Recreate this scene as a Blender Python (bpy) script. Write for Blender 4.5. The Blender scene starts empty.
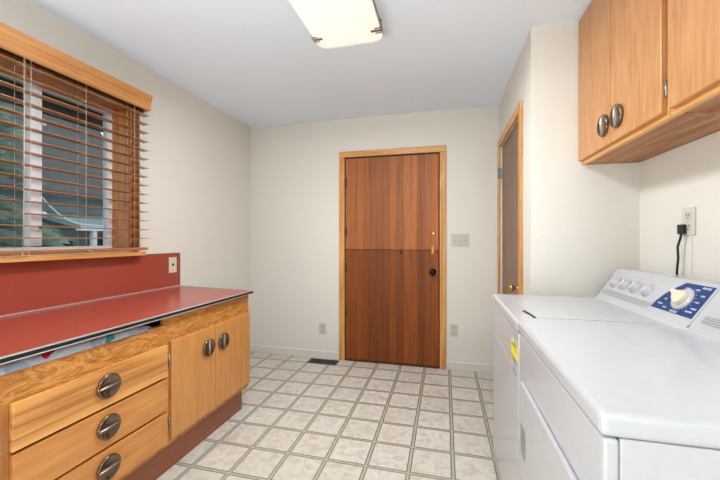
import bpy, bmesh, math, random
from mathutils import Vector, Matrix, noise as mnoise
random.seed(7)
S = bpy.context.scene
COL = S.collection
R = math.radians

# ------------------------------------------------------------------ camera, world, lights, exposure
cam = bpy.data.cameras.new('camera'); camo = bpy.data.objects.new('camera', cam); COL.objects.link(camo)
cam.sensor_width = 36; cam.lens = 341.1 / 720 * 36; cam.shift_y = -0.7 / 720; cam.clip_start = .02; cam.clip_end = 200
camo.location = (0, 0, 1.212); camo.rotation_euler = (R(90), 0, R(13.99))
S.camera = camo
S.view_settings.view_transform = 'Standard'; S.view_settings.look = 'None'
S.view_settings.gamma = 1; S.view_settings.use_curve_mapping = False
S.view_settings.exposure = 0.17

W = bpy.data.worlds.new('world'); S.world = W; W.use_nodes = True
wn = W.node_tree; wn.nodes.clear()
wo = wn.nodes.new('ShaderNodeOutputWorld'); wb = wn.nodes.new('ShaderNodeBackground')
wt = wn.nodes.new('ShaderNodeTexCoord'); wm = wn.nodes.new('ShaderNodeMapping'); wz = wn.nodes.new('ShaderNodeTexNoise'); wr = wn.nodes.new('ShaderNodeValToRGB')
wm.inputs['Scale'].default_value = (1, 1, 3); wz.inputs['Scale'].default_value = 3; wz.inputs['Detail'].default_value = 5
wr.color_ramp.elements[0].color = (.62, .74, .95, 1); wr.color_ramp.elements[0].position = .35
wr.color_ramp.elements[1].color = (1, 1, 1, 1); wr.color_ramp.elements[1].position = .6
wn.links.new(wt.outputs['Generated'], wm.inputs[0]); wn.links.new(wm.outputs[0], wz.inputs['Vector'])
wn.links.new(wz.outputs['Fac'], wr.inputs[0]); wn.links.new(wr.outputs[0], wb.inputs['Color']); wn.links.new(wb.outputs[0], wo.inputs['Surface'])
wb.inputs['Strength'].default_value = 1.7

def area(name, loc, rot, sx, sy, power, color=(1, 1, 1)):
    l = bpy.data.lights.new(name, 'AREA'); l.shape = 'RECTANGLE'; l.size = sx; l.size_y = sy; l.energy = power; l.color = color
    o = bpy.data.objects.new(name, l); COL.objects.link(o); o.location = loc; o.rotation_euler = rot
    return o
# added unseen fill lights behind the camera, and the ceiling lamp's light
area('added_rear_fill', (-.5, -4.6, 1.25), (R(95), 0, 0), 3.0, 2.2, 8, (.97, .985, 1.0))  # added weak fill from the rear, inside the closed room
area('added_uplight', (-1.15, -1.0, .15), (R(180), 0, 0), 1.6, 1.4, 92, (.93, .965, 1.0))  # added fill near the floor, facing up to brighten the ceiling
area('added_side_fill', (.7, -.55, 2.25), Vector((-2.7, 2.1, -.75)).to_track_quat('-Z', 'Y').to_euler(), .8, .5, 14, (.96, .98, 1.0))  # added fill aimed at the left wall, no fixture there
area('ceiling_lamp_glow', (-.525, 1.6, 2.322), (0, 0, 0), .36, .58, 30, (.94, .97, 1))

# ------------------------------------------------------------------ helpers
def s2l(c):
    return tuple(((v / 255) / 12.92 if v / 255 <= .04045 else ((v / 255 + .055) / 1.055) ** 2.4) for v in c) + (1,)

def mat(name, rgb, rough=.5, metal=0, spec=.5, bump=None, coat=0):
    m = bpy.data.materials.new(name); m.use_nodes = True; b = m.node_tree.nodes['Principled BSDF']
    b.inputs['Base Color'].default_value = s2l(rgb); b.inputs['Roughness'].default_value = rough; b.inputs['Metallic'].default_value = metal
    b.inputs['Specular IOR Level'].default_value = spec; b.inputs['Coat Weight'].default_value = coat
    nt = m.node_tree
    t = nt.nodes.new('ShaderNodeTexCoord'); n = nt.nodes.new('ShaderNodeTexNoise')
    n.inputs['Scale'].default_value = bump[0] if bump else 40; n.inputs['Detail'].default_value = 4
    nt.links.new(t.outputs['Object'], n.inputs['Vector'])
    # slight tonal variation
    mx = nt.nodes.new('ShaderNodeMix'); mx.data_type = 'RGBA'
    c = s2l(rgb); mx.inputs[6].default_value = tuple(v * .955 for v in c[:3]) + (1,); mx.inputs[7].default_value = tuple(min(1, v * 1.04) for v in c[:3]) + (1,)
    nt.links.new(n.outputs['Fac'], mx.inputs[0]); nt.links.new(mx.outputs[2], b.inputs['Base Color'])
    if bump:
        bp = nt.nodes.new('ShaderNodeBump'); bp.inputs['Strength'].default_value = bump[1]; bp.inputs['Distance'].default_value = .002
        nt.links.new(n.outputs['Fac'], bp.inputs['Height']); nt.links.new(bp.outputs[0], b.inputs['Normal'])
    return m

def wood(name, dark, mid, light, axis='Z', rough=.38, scale=1.0, along=.9, figure=0.0, band=.35, rand=True, coat=.15, grain=1.0, glen=1.0):
    """grain along axis"""
    m = bpy.data.materials.new(name); m.use_nodes = True; nt = m.node_tree; b = nt.nodes['Principled BSDF']
    N = nt.nodes.new; Lk = nt.links.new
    t = N('ShaderNodeTexCoord'); mp = N('ShaderNodeMapping')
    sc = [9 * scale] * 3; sc['XYZ'.index(axis)] = along * scale
    mp.inputs['Scale'].default_value = sc
    Lk(t.outputs['Object'], mp.inputs[0])
    vec = mp.outputs[0]
    if rand:
        oi = N('ShaderNodeObjectInfo'); mu = N('ShaderNodeMath'); mu.operation = 'MULTIPLY'; mu.inputs[1].default_value = 57
        ad = N('ShaderNodeVectorMath'); ad.operation = 'ADD'
        Lk(oi.outputs['Random'], mu.inputs[0]); Lk(mu.outputs[0], ad.inputs[1]); Lk(vec, ad.inputs[0]); vec = ad.outputs[0]
    n1 = N('ShaderNodeTexNoise'); n1.inputs['Scale'].default_value = 1.0; n1.inputs['Detail'].default_value = 5; n1.inputs['Distortion'].default_value = .6 + figure * 2.2
    Lk(vec, n1.inputs['Vector'])
    # ring banding
    ml = N('ShaderNodeMath'); ml.operation = 'MULTIPLY'; ml.inputs[1].default_value = 9
    fr = N('ShaderNodeMath'); fr.operation = 'PINGPONG'; fr.inputs[1].default_value = 1
    Lk(n1.outputs['Fac'], ml.inputs[0]); Lk(ml.outputs[0], fr.inputs[0])
    m2 = N('ShaderNodeMapping'); sc2 = [9 * grain] * 3; sc2['XYZ'.index(axis)] = .8 * glen; m2.inputs['Scale'].default_value = sc2; Lk(vec, m2.inputs[0])
    n2 = N('ShaderNodeTexNoise'); n2.inputs['Scale'].default_value = 1.3; n2.inputs['Detail'].default_value = 6; Lk(m2.outputs[0], n2.inputs['Vector'])
    mx = N('ShaderNodeMix'); mx.inputs[0].default_value = band; Lk(n2.outputs['Fac'], mx.inputs[2]); Lk(fr.outputs[0], mx.inputs[3])
    rp = N('ShaderNodeValToRGB'); e = rp.color_ramp.elements
    e[0].position = .22; e[0].color = s2l(dark); e[1].position = .8; e[1].color = s2l(light); k = e.new(.5); k.color = s2l(mid)
    Lk(mx.outputs[0], rp.inputs[0]); Lk(rp.outputs[0], b.inputs['Base Color'])
    b.inputs['Roughness'].default_value = rough; b.inputs['Coat Weight'].default_value = coat; b.inputs['Coat Roughness'].default_value = .25
    bp = N('ShaderNodeBump'); bp.inputs['Strength'].default_value = .08; bp.inputs['Distance'].default_value = .001
    Lk(mx.outputs[0], bp.inputs['Height']); Lk(bp.outputs[0], b.inputs['Normal'])
    return m

def box(bm, x0, x1, y0, y1, z0, z1, mi=0):
    v = [bm.verts.new(p) for p in [(x0, y0, z0), (x1, y0, z0), (x1, y1, z0), (x0, y1, z0), (x0, y0, z1), (x1, y0, z1), (x1, y1, z1), (x0, y1, z1)]]
    for f in [(0, 3, 2, 1), (4, 5, 6, 7), (0, 1, 5, 4), (1, 2, 6, 5), (2, 3, 7, 6), (3, 0, 4, 7)]:
        bm.faces.new([v[i] for i in f]).material_index = mi
    return v

def prism(bm, pts, axis, a, b, mi=0):
    """extrude closed 2D outline pts along axis between a and b; pts are the two other coordinates in xyz order"""
    def P(p, t):
        q = list(p); q.insert('XYZ'.index(axis), t); return q
    v0 = [bm.verts.new(P(p, a)) for p in pts]; v1 = [bm.verts.new(P(p, b)) for p in pts]
    n = len(pts)
    bm.faces.new(v0).material_index = mi; bm.faces.new(list(reversed(v1))).material_index = mi
    for i in range(n):
        bm.faces.new([v0[i], v1[i], v1[(i + 1) % n], v0[(i + 1) % n]]).material_index = mi

def tube(bm, pts, r, seg=8, mi=0):
    pts = [Vector(p) for p in pts]; rings = []
    for i, p in enumerate(pts):
        d = (pts[min(i + 1, len(pts) - 1)] - pts[max(i - 1, 0)]).normalized()
        up = Vector((0, 0, 1)) if abs(d.z) < .9 else Vector((1, 0, 0))
        a = d.cross(up).normalized(); b = d.cross(a)
        rr = r[i] if isinstance(r, (list, tuple)) else r
        rings.append([bm.verts.new(p + (a * math.cos(t) + b * math.sin(t)) * rr) for t in [2 * math.pi * k / seg for k in range(seg)]])
    for q in range(len(rings) - 1):
        for k in range(seg):
            f = bm.faces.new([rings[q][k], rings[q][(k + 1) % seg], rings[q + 1][(k + 1) % seg], rings[q + 1][k]]); f.material_index = mi; f.smooth = True
    bm.faces.new(rings[0]).material_index = mi; bm.faces.new(list(reversed(rings[-1]))).material_index = mi

def lathe(bm, prof, origin, axis, seg=32, mi=0, sy=1.0):
    """prof list of (radius, height along axis)"""
    ax = Vector(tuple(axis) + (0,) * (3 - len(axis))).normalized(); up = Vector((0, 0, 1)) if abs(ax.z) < .9 else Vector((0, 1, 0))
    a = ax.cross(up).normalized(); b = a.cross(ax); o = Vector(origin); rings = []
    for r, h in prof:
        r = max(r, 1e-5)
        rings.append([bm.verts.new(o + ax * h + a * math.cos(t) * r + b * math.sin(t) * r * sy) for t in [2 * math.pi * k / seg for k in range(seg)]])
    for q in range(len(rings) - 1):
        for k in range(seg):
            f = bm.faces.new([rings[q][k], rings[q][(k + 1) % seg], rings[q + 1][(k + 1) % seg], rings[q + 1][k]]); f.material_index = mi; f.smooth = True
    bmesh.ops.remove_doubles(bm, verts=[v for ring in rings for v in ring], dist=1e-4)

def wpos(o):
    p = Vector((0, 0, 0))
    while o: p += o.location; o = o.parent
    return p

def obj(name, bm, m, parent=None, origin=None, bevel=0, seg=2, label=None, smooth=False):
    """bmesh given in world coordinates -> one object; origin defaults to the parent's place"""
    base = wpos(parent) if parent else Vector((0, 0, 0))
    og = Vector(origin) if origin is not None else base
    bmesh.ops.recalc_face_normals(bm, faces=bm.faces)
    bm.transform(Matrix.Translation(-og))
    me = bpy.data.meshes.new(name); bm.to_mesh(me); bm.free()
    for mm in (m if isinstance(m, (list, tuple)) else [m]): me.materials.append(mm)
    if smooth:
        for p in me.polygons: p.use_smooth = True
    o = bpy.data.objects.new(name, me); COL.objects.link(o); o.location = og - base
    if parent: o.parent = parent
    if bevel:
        md = o.modifiers.new('bevel', 'BEVEL'); md.width = bevel; md.segments = seg; md.limit_method = 'ANGLE'; md.angle_limit = R(40); md.harden_normals = False
    if label: o['label'] = label
    return o

def bxo(name, b, m, parent=None, **k):
    bm = bmesh.new(); box(bm, *b); return obj(name, bm, m, parent, **k)

def pieces(name, boxes, m, parent, **k):
    return [bxo(name, b, m, parent, **k) for b in boxes]

def thing(name, loc, label, cat, group=None):
    o = bpy.data.objects.new(name, None); COL.objects.link(o); o.location = loc; o.empty_display_size = .1
    o['label'] = label; o['category'] = cat
    if group: o['group'] = group
    return o

def tag(o, label, cat, group=None):
    o['label'] = label; o['category'] = cat
    if group: o['group'] = group
    return o

def struct(o):
    o['kind'] = 'structure'; return o

def sroot(name, loc):
    o = bpy.data.objects.new(name, None); COL.objects.link(o); o.location = loc; o['kind'] = 'structure'; o.empty_display_size = .1
    return o

def copy_tree(o, delta=(0, 0, 0), parent=None, top=True):
    c = o.copy(); COL.objects.link(c)
    if top: c.location = Vector(o.location) + Vector(delta)
    c.parent = parent if parent else None
    for ch in [x for x in bpy.data.objects if x.parent == o]:
        copy_tree(ch, parent=c, top=False)
    return c

# ------------------------------------------------------------------ materials
M = {}
M['wall'] = mat('wall_paint', (223, 219, 209), .85, spec=.2, bump=(120, .12))
M['ceiling'] = mat('ceiling_paint', (230, 239, 248), .9, spec=.1, bump=(90, .15))
M['base'] = mat('baseboard_vinyl', (214, 212, 206), .5)
M['honey'] = wood('honey_fir_trim', (176, 112, 48), (208, 148, 80), (226, 172, 104), 'Z', band=.25)
M['honeyX'] = wood('honey_fir_trim_horizontal', (176, 112, 48), (208, 148, 80), (226, 172, 104), 'X', band=.25)
M['honeyY'] = wood('honey_fir_trim_depth', (182, 116, 50), (212, 150, 82), (228, 172, 104), 'Y', band=.25)
M['caseZ'] = wood('window_case_wood', (160, 92, 36), (196, 124, 58), (222, 160, 96), 'Z', band=.3)
M['cabY'] = wood('birch_rail_figured', (150, 92, 38), (188, 124, 58), (214, 154, 84), 'Y', scale=1.9, along=2.4, figure=.7, band=.4, glen=3)
M['cabZ'] = wood('birch_frame', (166, 104, 48), (190, 128, 64), (206, 148, 84), 'Z', band=.25)
M['doorZ'] = wood('birch_door', (186, 124, 62), (200, 138, 74), (210, 152, 88), 'Z', band=.1, scale=.5, along=2.4, glen=4)
M['drawY'] = wood('birch_drawer', (186, 118, 56), (204, 138, 72), (216, 156, 90), 'Y', band=.12, scale=.6, along=2.0, glen=3)
M['drawY2'] = wood('fir_drawer_striped', (166, 102, 46), (216, 154, 84), (230, 172, 100), 'Y', band=.4, scale=.6)
M['upZ'] = wood('maple_upper_door', (176, 116, 62), (196, 138, 84), (208, 154, 100), 'Z', band=.12, scale=.6, along=2.4, glen=4)
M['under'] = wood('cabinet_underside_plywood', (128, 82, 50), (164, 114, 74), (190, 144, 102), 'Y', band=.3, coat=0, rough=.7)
M['kick'] = wood('toe_kick_wood', (122, 66, 38), (150, 88, 56), (168, 104, 70), 'Y', band=.15)
M['inside'] = mat('cabinet_interior', (70, 44, 26), .8)
M['gap'] = mat('dark_gap', (40, 22, 14), .8)
M['caseShaded'] = wood('window_casing_shaded', (110, 62, 26), (138, 82, 38), (160, 102, 54), 'Z', band=.3)  # darker wood: the shade behind the blind is put into this colour
M['slat'] = wood('blind_slat_wood', (140, 88, 46), (164, 108, 60), (184, 128, 78), 'Y', band=.2, coat=.3, rough=.3)
M['valance'] = wood('valance_wood', (166, 104, 48), (198, 138, 76), (214, 156, 94), 'Y', band=.2, scale=.7)
M['cord'] = mat('blind_cord', (226, 204, 172), .8)
M['lam'] = mat('red_laminate', (160, 72, 56), .24, spec=.5)
M['alu'] = mat('aluminium_edge', (222, 222, 220), .35, metal=.6)
M['blackedge'] = mat('black_edge', (22, 22, 24), .4)
M['white'] = mat('white_vinyl', (236, 238, 242), .4)
M['enamel'] = mat('white_enamel', (188, 189, 191), .22, spec=.5, coat=.2)
M['grey'] = mat('grey_plastic', (134, 136, 140), .4)
M['ivory'] = mat('ivory_plastic', (216, 206, 178), .4)
M['greypl'] = mat('warm_grey_plate', (196, 190, 176), .45)
M['outw'] = mat('outlet_plate_cream', (208, 204, 190), .45)
M['slot'] = mat('slot_black', (22, 20, 20), .6)
M['black'] = mat('black_rubber', (20, 20, 22), .5)
M['blackmetal'] = mat('black_metal_knob', (26, 28, 36), .25, metal=.7)
M['pewter'] = mat('pewter_pull', (126, 108, 94), .2, metal=.9)
M['pewterd'] = mat('pewter_blade', (150, 134, 120), .28, metal=.9)
M['chrome'] = mat('steel_hinge', (172, 170, 166), .3, metal=.9)
M['bronze'] = mat('bronze_clip', (150, 138, 116), .35, metal=.8)
M['brass'] = mat('brass', (214, 160, 84), .25, metal=.9)
M['hinged'] = mat('dark_hinge', (96, 70, 48), .4, metal=.7)
M['blue'] = mat('blue_panel', (12, 50, 108), .5)
M['cream'] = mat('cream_dial', (226, 216, 186), .35)
M['mark'] = mat('white_print', (214, 228, 244), .5)
M['yellow'] = mat('label_yellow', (232, 220, 60), .5)
M['labgrey'] = mat('label_grey', (176, 178, 182), .5)
M['vent'] = mat('brown_register', (78, 66, 54), .45, metal=.5)
M['ventbk'] = mat('vent_dark', (24, 20, 18), .7)

def glass_mat():
    m = bpy.data.materials.new('window_glass'); m.use_nodes = True; nt = m.node_tree; nt.nodes.clear()
    o = nt.nodes.new('ShaderNodeOutputMaterial'); mx = nt.nodes.new('ShaderNodeMixShader'); t = nt.nodes.new('ShaderNodeBsdfTransparent'); g = nt.nodes.new('ShaderNodeBsdfGlossy')
    f = nt.nodes.new('ShaderNodeFresnel'); f.inputs['IOR'].default_value = 1.35
    t.inputs['Color'].default_value = (.86, .9, .9, 1); g.inputs['Roughness'].default_value = .02
    nt.links.new(f.outputs[0], mx.inputs[0]); nt.links.new(t.outputs[0], mx.inputs[1]); nt.links.new(g.outputs[0], mx.inputs[2]); nt.links.new(mx.outputs[0], o.inputs[0])
    return m
M['glass'] = glass_mat()

def emit_mat(name, rgb, st):
    m = mat(name, (250, 247, 238), .3); b = m.node_tree.nodes['Principled BSDF']
    b.inputs['Emission Color'].default_value = s2l(rgb); b.inputs['Emission Strength'].default_value = st
    return m
M['lampglass'] = emit_mat('lamp_glass', (255, 248, 234), .30)

def floor_mat():
    m = bpy.data.materials.new('vinyl_tile_floor'); m.use_nodes = True; nt = m.node_tree; b = nt.nodes['Principled BSDF']; N = nt.nodes.new; Lk = nt.links.new
    p = .2258; t = N('ShaderNodeTexCoord'); sp = N('ShaderNodeSeparateXYZ'); Lk(t.outputs['Object'], sp.inputs[0])
    def mth(op, a, bb=None, c=None):
        n = N('ShaderNodeMath'); n.operation = op
        for i, v in enumerate((a, bb, c)):
            if v is None: continue
            if isinstance(v, (int, float)): n.inputs[i].default_value = v
            else: Lk(v, n.inputs[i])
        return n.outputs[0]
    ds = []; cells = []
    for ax, x0 in (('X', .041), ('Y', 1.777)):
        u = mth('DIVIDE', mth('SUBTRACT', sp.outputs[ax], x0), p)
        cells.append(mth('FLOOR', u))
        fr = mth('FRACT', u); d = mth('MULTIPLY', mth('MINIMUM', fr, mth('SUBTRACT', 1.0, fr)), p); ds.append(d)
    d = mth('MINIMUM', ds[0], ds[1])
    cmb = N('ShaderNodeCombineXYZ'); Lk(cells[0], cmb.inputs[0]); Lk(cells[1], cmb.inputs[1])
    wn_ = N('ShaderNodeTexWhiteNoise'); Lk(cmb.outputs[0], wn_.inputs['Vector'])
    # marbled tile colour
    n1 = N('ShaderNodeTexNoise'); n1.inputs['Scale'].default_value = 14; n1.inputs['Detail'].default_value = 6; n1.inputs['Distortion'].default_value = 1.5
    ad = N('ShaderNodeVectorMath'); ad.operation = 'ADD'; Lk(t.outputs['Object'], ad.inputs[0]); Lk(wn_.outputs['Color'], ad.inputs[1]); Lk(ad.outputs[0], n1.inputs['Vector'])
    rp = N('ShaderNodeValToRGB'); e = rp.color_ramp.elements; e[0].position = .36; e[0].color = s2l((200, 187, 172)); e[1].position = .62; e[1].color = s2l((212, 207, 196)); k = e.new(.47); k.color = s2l((206, 198, 186))
    Lk(n1.outputs['Fac'], rp.inputs[0])
    tv = N('ShaderNodeMix'); tv.data_type = 'RGBA'; tv.inputs[6].default_value = (.93, .92, .91, 1); tv.inputs[7].default_value = (1, 1, 1, 1); Lk(wn_.outputs['Value'], tv.inputs[0])
    mu = N('ShaderNodeMix'); mu.data_type = 'RGBA'; mu.blend_type = 'MULTIPLY'; mu.inputs[0].default_value = 1; Lk(rp.outputs[0], mu.inputs[6]); Lk(tv.outputs[2], mu.inputs[7])
    # lines
    n2 = N('ShaderNodeTexNoise'); n2.inputs['Scale'].default_value = 110; n2.inputs['Detail'].default_value = 2; Lk(t.outputs['Object'], n2.inputs['Vector'])
    lm = N('ShaderNodeValToRGB'); e = lm.color_ramp.elements; e[0].position = .35; e[0].color = s2l((150, 152, 134)); e[1].position = .65; e[1].color = s2l((190, 188, 170)); Lk(n2.outputs['Fac'], lm.inputs[0])
    isline = mth('LESS_THAN', d, .0122); iscore = mth('LESS_THAN', d, .0066)
    dk = N('ShaderNodeMix'); dk.data_type = 'RGBA'; dk.inputs[6].default_value = s2l((110, 108, 92)); Lk(iscore, dk.inputs[0]); Lk(lm.outputs[0], dk.inputs[7])
    fm = N('ShaderNodeMix'); fm.data_type = 'RGBA'; Lk(isline, fm.inputs[0]); Lk(mu.outputs[2], fm.inputs[6]); Lk(dk.outputs[2], fm.inputs[7])
    Lk(fm.outputs[2], b.inputs['Base Color']); b.inputs['Roughness'].default_value = .42; b.inputs['Specular IOR Level'].default_value = .35
    bp = N('ShaderNodeBump'); bp.inputs['Strength'].default_value = .15; bp.inputs['Distance'].default_value = .001; bp.invert = True
    Lk(isline, bp.inputs['Height']); Lk(bp.outputs[0], b.inputs['Normal'])
    return m
M['floor'] = floor_mat()

def board_door_mat(name, dark, mid, light):
    """vertical boards with grooves on a face looking along Y (board axis X)"""
    m = wood(name, dark, mid, light, 'Z', rough=.5, scale=1.6, band=.1, rand=False, coat=0, grain=2.2)
    m.node_tree.nodes['Principled BSDF'].inputs['Specular IOR Level'].default_value = .3
    nt = m.node_tree; b = nt.nodes['Principled BSDF']; N = nt.nodes.new; Lk = nt.links.new
    t = N('ShaderNodeTexCoord'); sp = N('ShaderNodeSeparateXYZ'); Lk(t.outputs['Object'], sp.inputs[0])
    d = N('ShaderNodeMath'); d.operation = 'DIVIDE'; d.inputs[1].default_value = .0667; Lk(sp.outputs['X'], d.inputs[0])
    fl = N('ShaderNodeMath'); fl.operation = 'FLOOR'; Lk(d.outputs[0], fl.inputs[0])
    w = N('ShaderNodeTexWhiteNoise'); w.noise_dimensions = '1D'; Lk(fl.outputs[0], w.inputs['W'])
    fr = N('ShaderNodeMath'); fr.operation = 'FRACT'; Lk(d.outputs[0], fr.inputs[0])
    pp = N('ShaderNodeMath'); pp.operation = 'PINGPONG'; pp.inputs[1].default_value = .5; Lk(fr.outputs[0], pp.inputs[0])
    g = N('ShaderNodeMath'); g.operation = 'LESS_THAN'; g.inputs[1].default_value = .03; Lk(pp.outputs[0], g.inputs[0])
    src = b.inputs['Base Color'].links[0].from_socket
    v = N('ShaderNodeMapRange'); v.inputs[3].default_value = .74; v.inputs[4].default_value = 1.2; Lk(w.outputs['Value'], v.inputs[0])
    g2 = N('ShaderNodeMath'); g2.operation = 'MULTIPLY_ADD'; g2.inputs[1].default_value = -.28; g2.inputs[2].default_value = 1; Lk(g.outputs[0], g2.inputs[0])
    mm = N('ShaderNodeMath'); mm.operation = 'MULTIPLY'; Lk(v.outputs[0], mm.inputs[0]); Lk(g2.outputs[0], mm.inputs[1])
    sc = N('ShaderNodeVectorMath'); sc.operation = 'SCALE'; Lk(src, sc.inputs[0]); Lk(mm.outputs[0], sc.inputs['Scale'])
    Lk(sc.outputs[0], b.inputs['Base Color'])
    return m
M['fir_up'] = board_door_mat('fir_boards_upper_sheen', (122, 66, 30), (164, 96, 50), (186, 120, 70))  # paler than the lower leaf; its gloss haze is mixed into the colour
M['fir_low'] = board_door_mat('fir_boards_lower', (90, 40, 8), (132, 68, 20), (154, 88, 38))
M['plyd'] = wood('closet_door_ply', (104, 78, 54), (124, 96, 70), (138, 110, 82), 'Z', band=.2, rand=False, rough=.5)

# ------------------------------------------------------------------ setting
XL, XR, YB, ZC = -2.04, 1.005, 3.289, 2.42
XC, YC = .475, 2.12          # closet bump-out
YF = -4.8
struct(bxo('floor', (XL - .2, XR + .15, YF, YB + .15, -.08, 0), M['floor']))
struct(bxo('ceiling', (XL - .2, XR + .15, YF, YB + .15, ZC, ZC + .08), M['ceiling']))
struct(bxo('wall_back', (XL - .2, XC, YB, YB + .15, 0, ZC), M['wall']))
struct(bxo('wall_front', (XL - .2, XR + .15, YF - .12, YF, 0, ZC), M['wall']))
struct(bxo('wall_right', (XR, XR + .15, YF, YC, 0, ZC), M['wall']))
# closet volume: its side wall (with door) and the wall facing the room
bm = bmesh.new()
box(bm, XC, XC + .1, YC + .1, 2.385, 0, ZC); box(bm, XC, XC + .1, 3.21, YB, 0, ZC); box(bm, XC, XC + .1, 2.385, 3.21, 2.03, ZC)
struct(obj('wall_closet_side', bm, M['wall']))
struct(bxo('wall_closet_front', (XC, XR + .15, YC, YC + .1, 0, ZC), M['wall']))
struct(bxo('wall_closet_back', (XC, XR + .15, YB, YB + .15, 0, ZC), M['wall']))
# left wall with the window opening
WY0, WY1, WZ0, WZ1 = .93, 1.85, 1.135, 2.10
bm = bmesh.new()
box(bm, XL - .2, XL, YF, WY0, 0, ZC); box(bm, XL - .2, XL, WY1, YB, 0, ZC)
box(bm, XL - .2, XL, WY0, WY1, 0, WZ0); box(bm, XL - .2, XL, WY0, WY1, WZ1, ZC)
struct(obj('wall_left', bm, M['wall']))
# baseboards with a small cove
def baseboard(name, pts, axis, a, b):
    bm = bmesh.new(); prism(bm, pts, axis, a, b); struct(obj(name, bm, M['base'], bevel=.002))
baseboard('baseboard_back', [(YB - .009, 0), (YB - .009, .066), (YB - .004, .078), (YB, .08), (YB, 0)], 'X', XL, -1.032)
baseboard('baseboard_back_right', [(YB - .009, 0), (YB - .009, .066), (YB - .004, .078), (YB, .08), (YB, 0)], 'X', .012, XC)
baseboard('baseboard_left', [(XL, 0), (XL, .08), (XL + .004, .078), (XL + .009, .066), (XL + .009, 0)], 'Y', 2.20, YB - .009)
baseboard('baseboard_closet', [(XC - .009, 0), (XC - .009, .066), (XC - .004, .078), (XC, .08), (XC, 0)], 'Y', YC, 2.322)

# --- door_1 : split (two leaf) wooden entrance door
D1 = sroot('door_1', (-.52, YB, 0))
ox0, ox1, ixa, ixb, zt = -1.033, .010, -.975, -.048, 2.088
pieces('side_casing', [(x0, x1, YB - .018, YB, 0, zt - .058) for (x0, x1) in ((ox0, ixa), (ixb, ox1))], M['honey'], D1, bevel=.004)
bm = bmesh.new(); box(bm, ox0, ox1, YB - .018, YB, zt - .058, zt); obj('head_casing', bm, M['honeyX'], D1, bevel=.004)
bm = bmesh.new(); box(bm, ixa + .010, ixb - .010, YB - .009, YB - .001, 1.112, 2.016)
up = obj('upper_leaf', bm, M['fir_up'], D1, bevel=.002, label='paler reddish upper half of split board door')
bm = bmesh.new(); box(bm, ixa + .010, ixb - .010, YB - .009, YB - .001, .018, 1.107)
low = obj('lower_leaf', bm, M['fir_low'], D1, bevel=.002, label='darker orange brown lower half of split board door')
bm = bmesh.new(); box(bm, ixa, ixb, YB - .003, YB - .0005, 0.0, 2.03); obj('rebate', bm, M['gap'], D1)
bm = bmesh.new(); box(bm, ixa + .010, ixb - .010, YB - .014, YB - .001, 0, .014); obj('threshold', bm, M['hinged'], D1)
for z in (1.78, 1.29, .93, .49):
    bm = bmesh.new(); tube(bm, [(ixa + .006, YB - .015, z - .05), (ixa + .006, YB - .015, z + .05)], .006, 10)
    box(bm, ixa + .006, ixa + .028, YB - .0115, YB - .008, z - .045, z + .045)
    obj('hinge', bm, M['hinged'], D1)
bm = bmesh.new(); lathe(bm, [(.0, 0), (.031, 0), (.031, .006), (.014, .012), (.012, .03), (.026, .040), (.030, .052), (.026, .064), (.012, .070), (0, .070)], (-.112, YB - .009, .905), (0, -1, 0))
obj('door_knob', bm, M['blackmetal'], D1, label='black round door knob')
bm = bmesh.new(); lathe(bm, [(0, 0), (.016, 0), (.016, .004), (.012, .007), (0, .008)], (-.104, YB - .009, 1.262), (0, -1, 0)); obj('lock_cylinder', bm, M['brass'], D1)
bm = bmesh.new(); prism(bm, [(-.121, 1.075), (-.105, 1.072), (-.100, 1.09), (-.104, 1.11), (-.100, 1.128), (-.104, 1.148), (-.120, 1.148), (-.124, 1.13), (-.119, 1.11), (-.124, 1.09)], 'Y', YB - .014, YB - .009)
lathe(bm, [(0, 0), (.009, 0), (.007, .008), (0, .009)], (-.112, YB - .014, 1.09), (0, -1, 0), 16); lathe(bm, [(0, 0), (.009, 0), (.007, .008), (0, .009)], (-.112, YB - .014, 1.132), (0, -1, 0), 16)
obj('bolt_catch', bm, M['brass'], D1)
bm = bmesh.new(); lathe(bm, [(0, 0), (.012, 0), (.012, .005), (.006, .01), (.008, .018), (0, .02)], (-.412, YB - .009, 1.085), (0, -1, 0), 16); box(bm, -.420, -.404, YB - .014, YB - .009, 1.09, 1.118)
obj('centre_latch', bm, M['hinged'], D1)

# --- door_2 : closet door in the side wall of the bump-out
D2 = sroot('door_2', (XC, 2.8, 0))
pieces('side_casing', [(XC - .018, XC, 2.322, 2.385, 0, 2.024), (XC - .018, XC, 3.21, 3.272, 0, 2.024)], M['honey'], D2, bevel=.003)
bm = bmesh.new(); box(bm, XC - .018, XC, 2.322, 3.272, 2.024, 2.086); obj('head_casing', bm, M['honeyY'], D2, bevel=.003)
bm = bmesh.new(); box(bm, XC + .012, XC + .047, 2.389, 3.204, .012, 2.024); obj('door_leaf', bm, M['plyd'], D2, bevel=.002)
bm = bmesh.new(); box(bm, XC + .052, XC + .098, 2.386, 3.209, 0.0, 2.029); obj('door_stop', bm, M['gap'], D2)
for z in (1.79, .25):
    bm = bmesh.new(); tube(bm, [(XC - .020, 3.207, z - .045), (XC - .020, 3.207, z + .045)], .007, 10); box(bm, XC - .0195, XC - .017, 3.207, 3.235, z - .045, z + .045)
    box(bm, XC - .014, XC + .012, 3.200, 3.207, z - .045, z + .045)
    obj('hinge', bm, M['chrome'], D2)
bm = bmesh.new(); lathe(bm, [(0, 0), (.03, 0), (.03, .005), (.012, .012), (.010, .034), (.022, .042), (.027, .054), (.022, .066), (0, .070)], (XC + .012, 2.475, .885), (-1, 0, 0)); obj('door_knob', bm, M['brass'], D2, label='round brass door knob')

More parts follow.
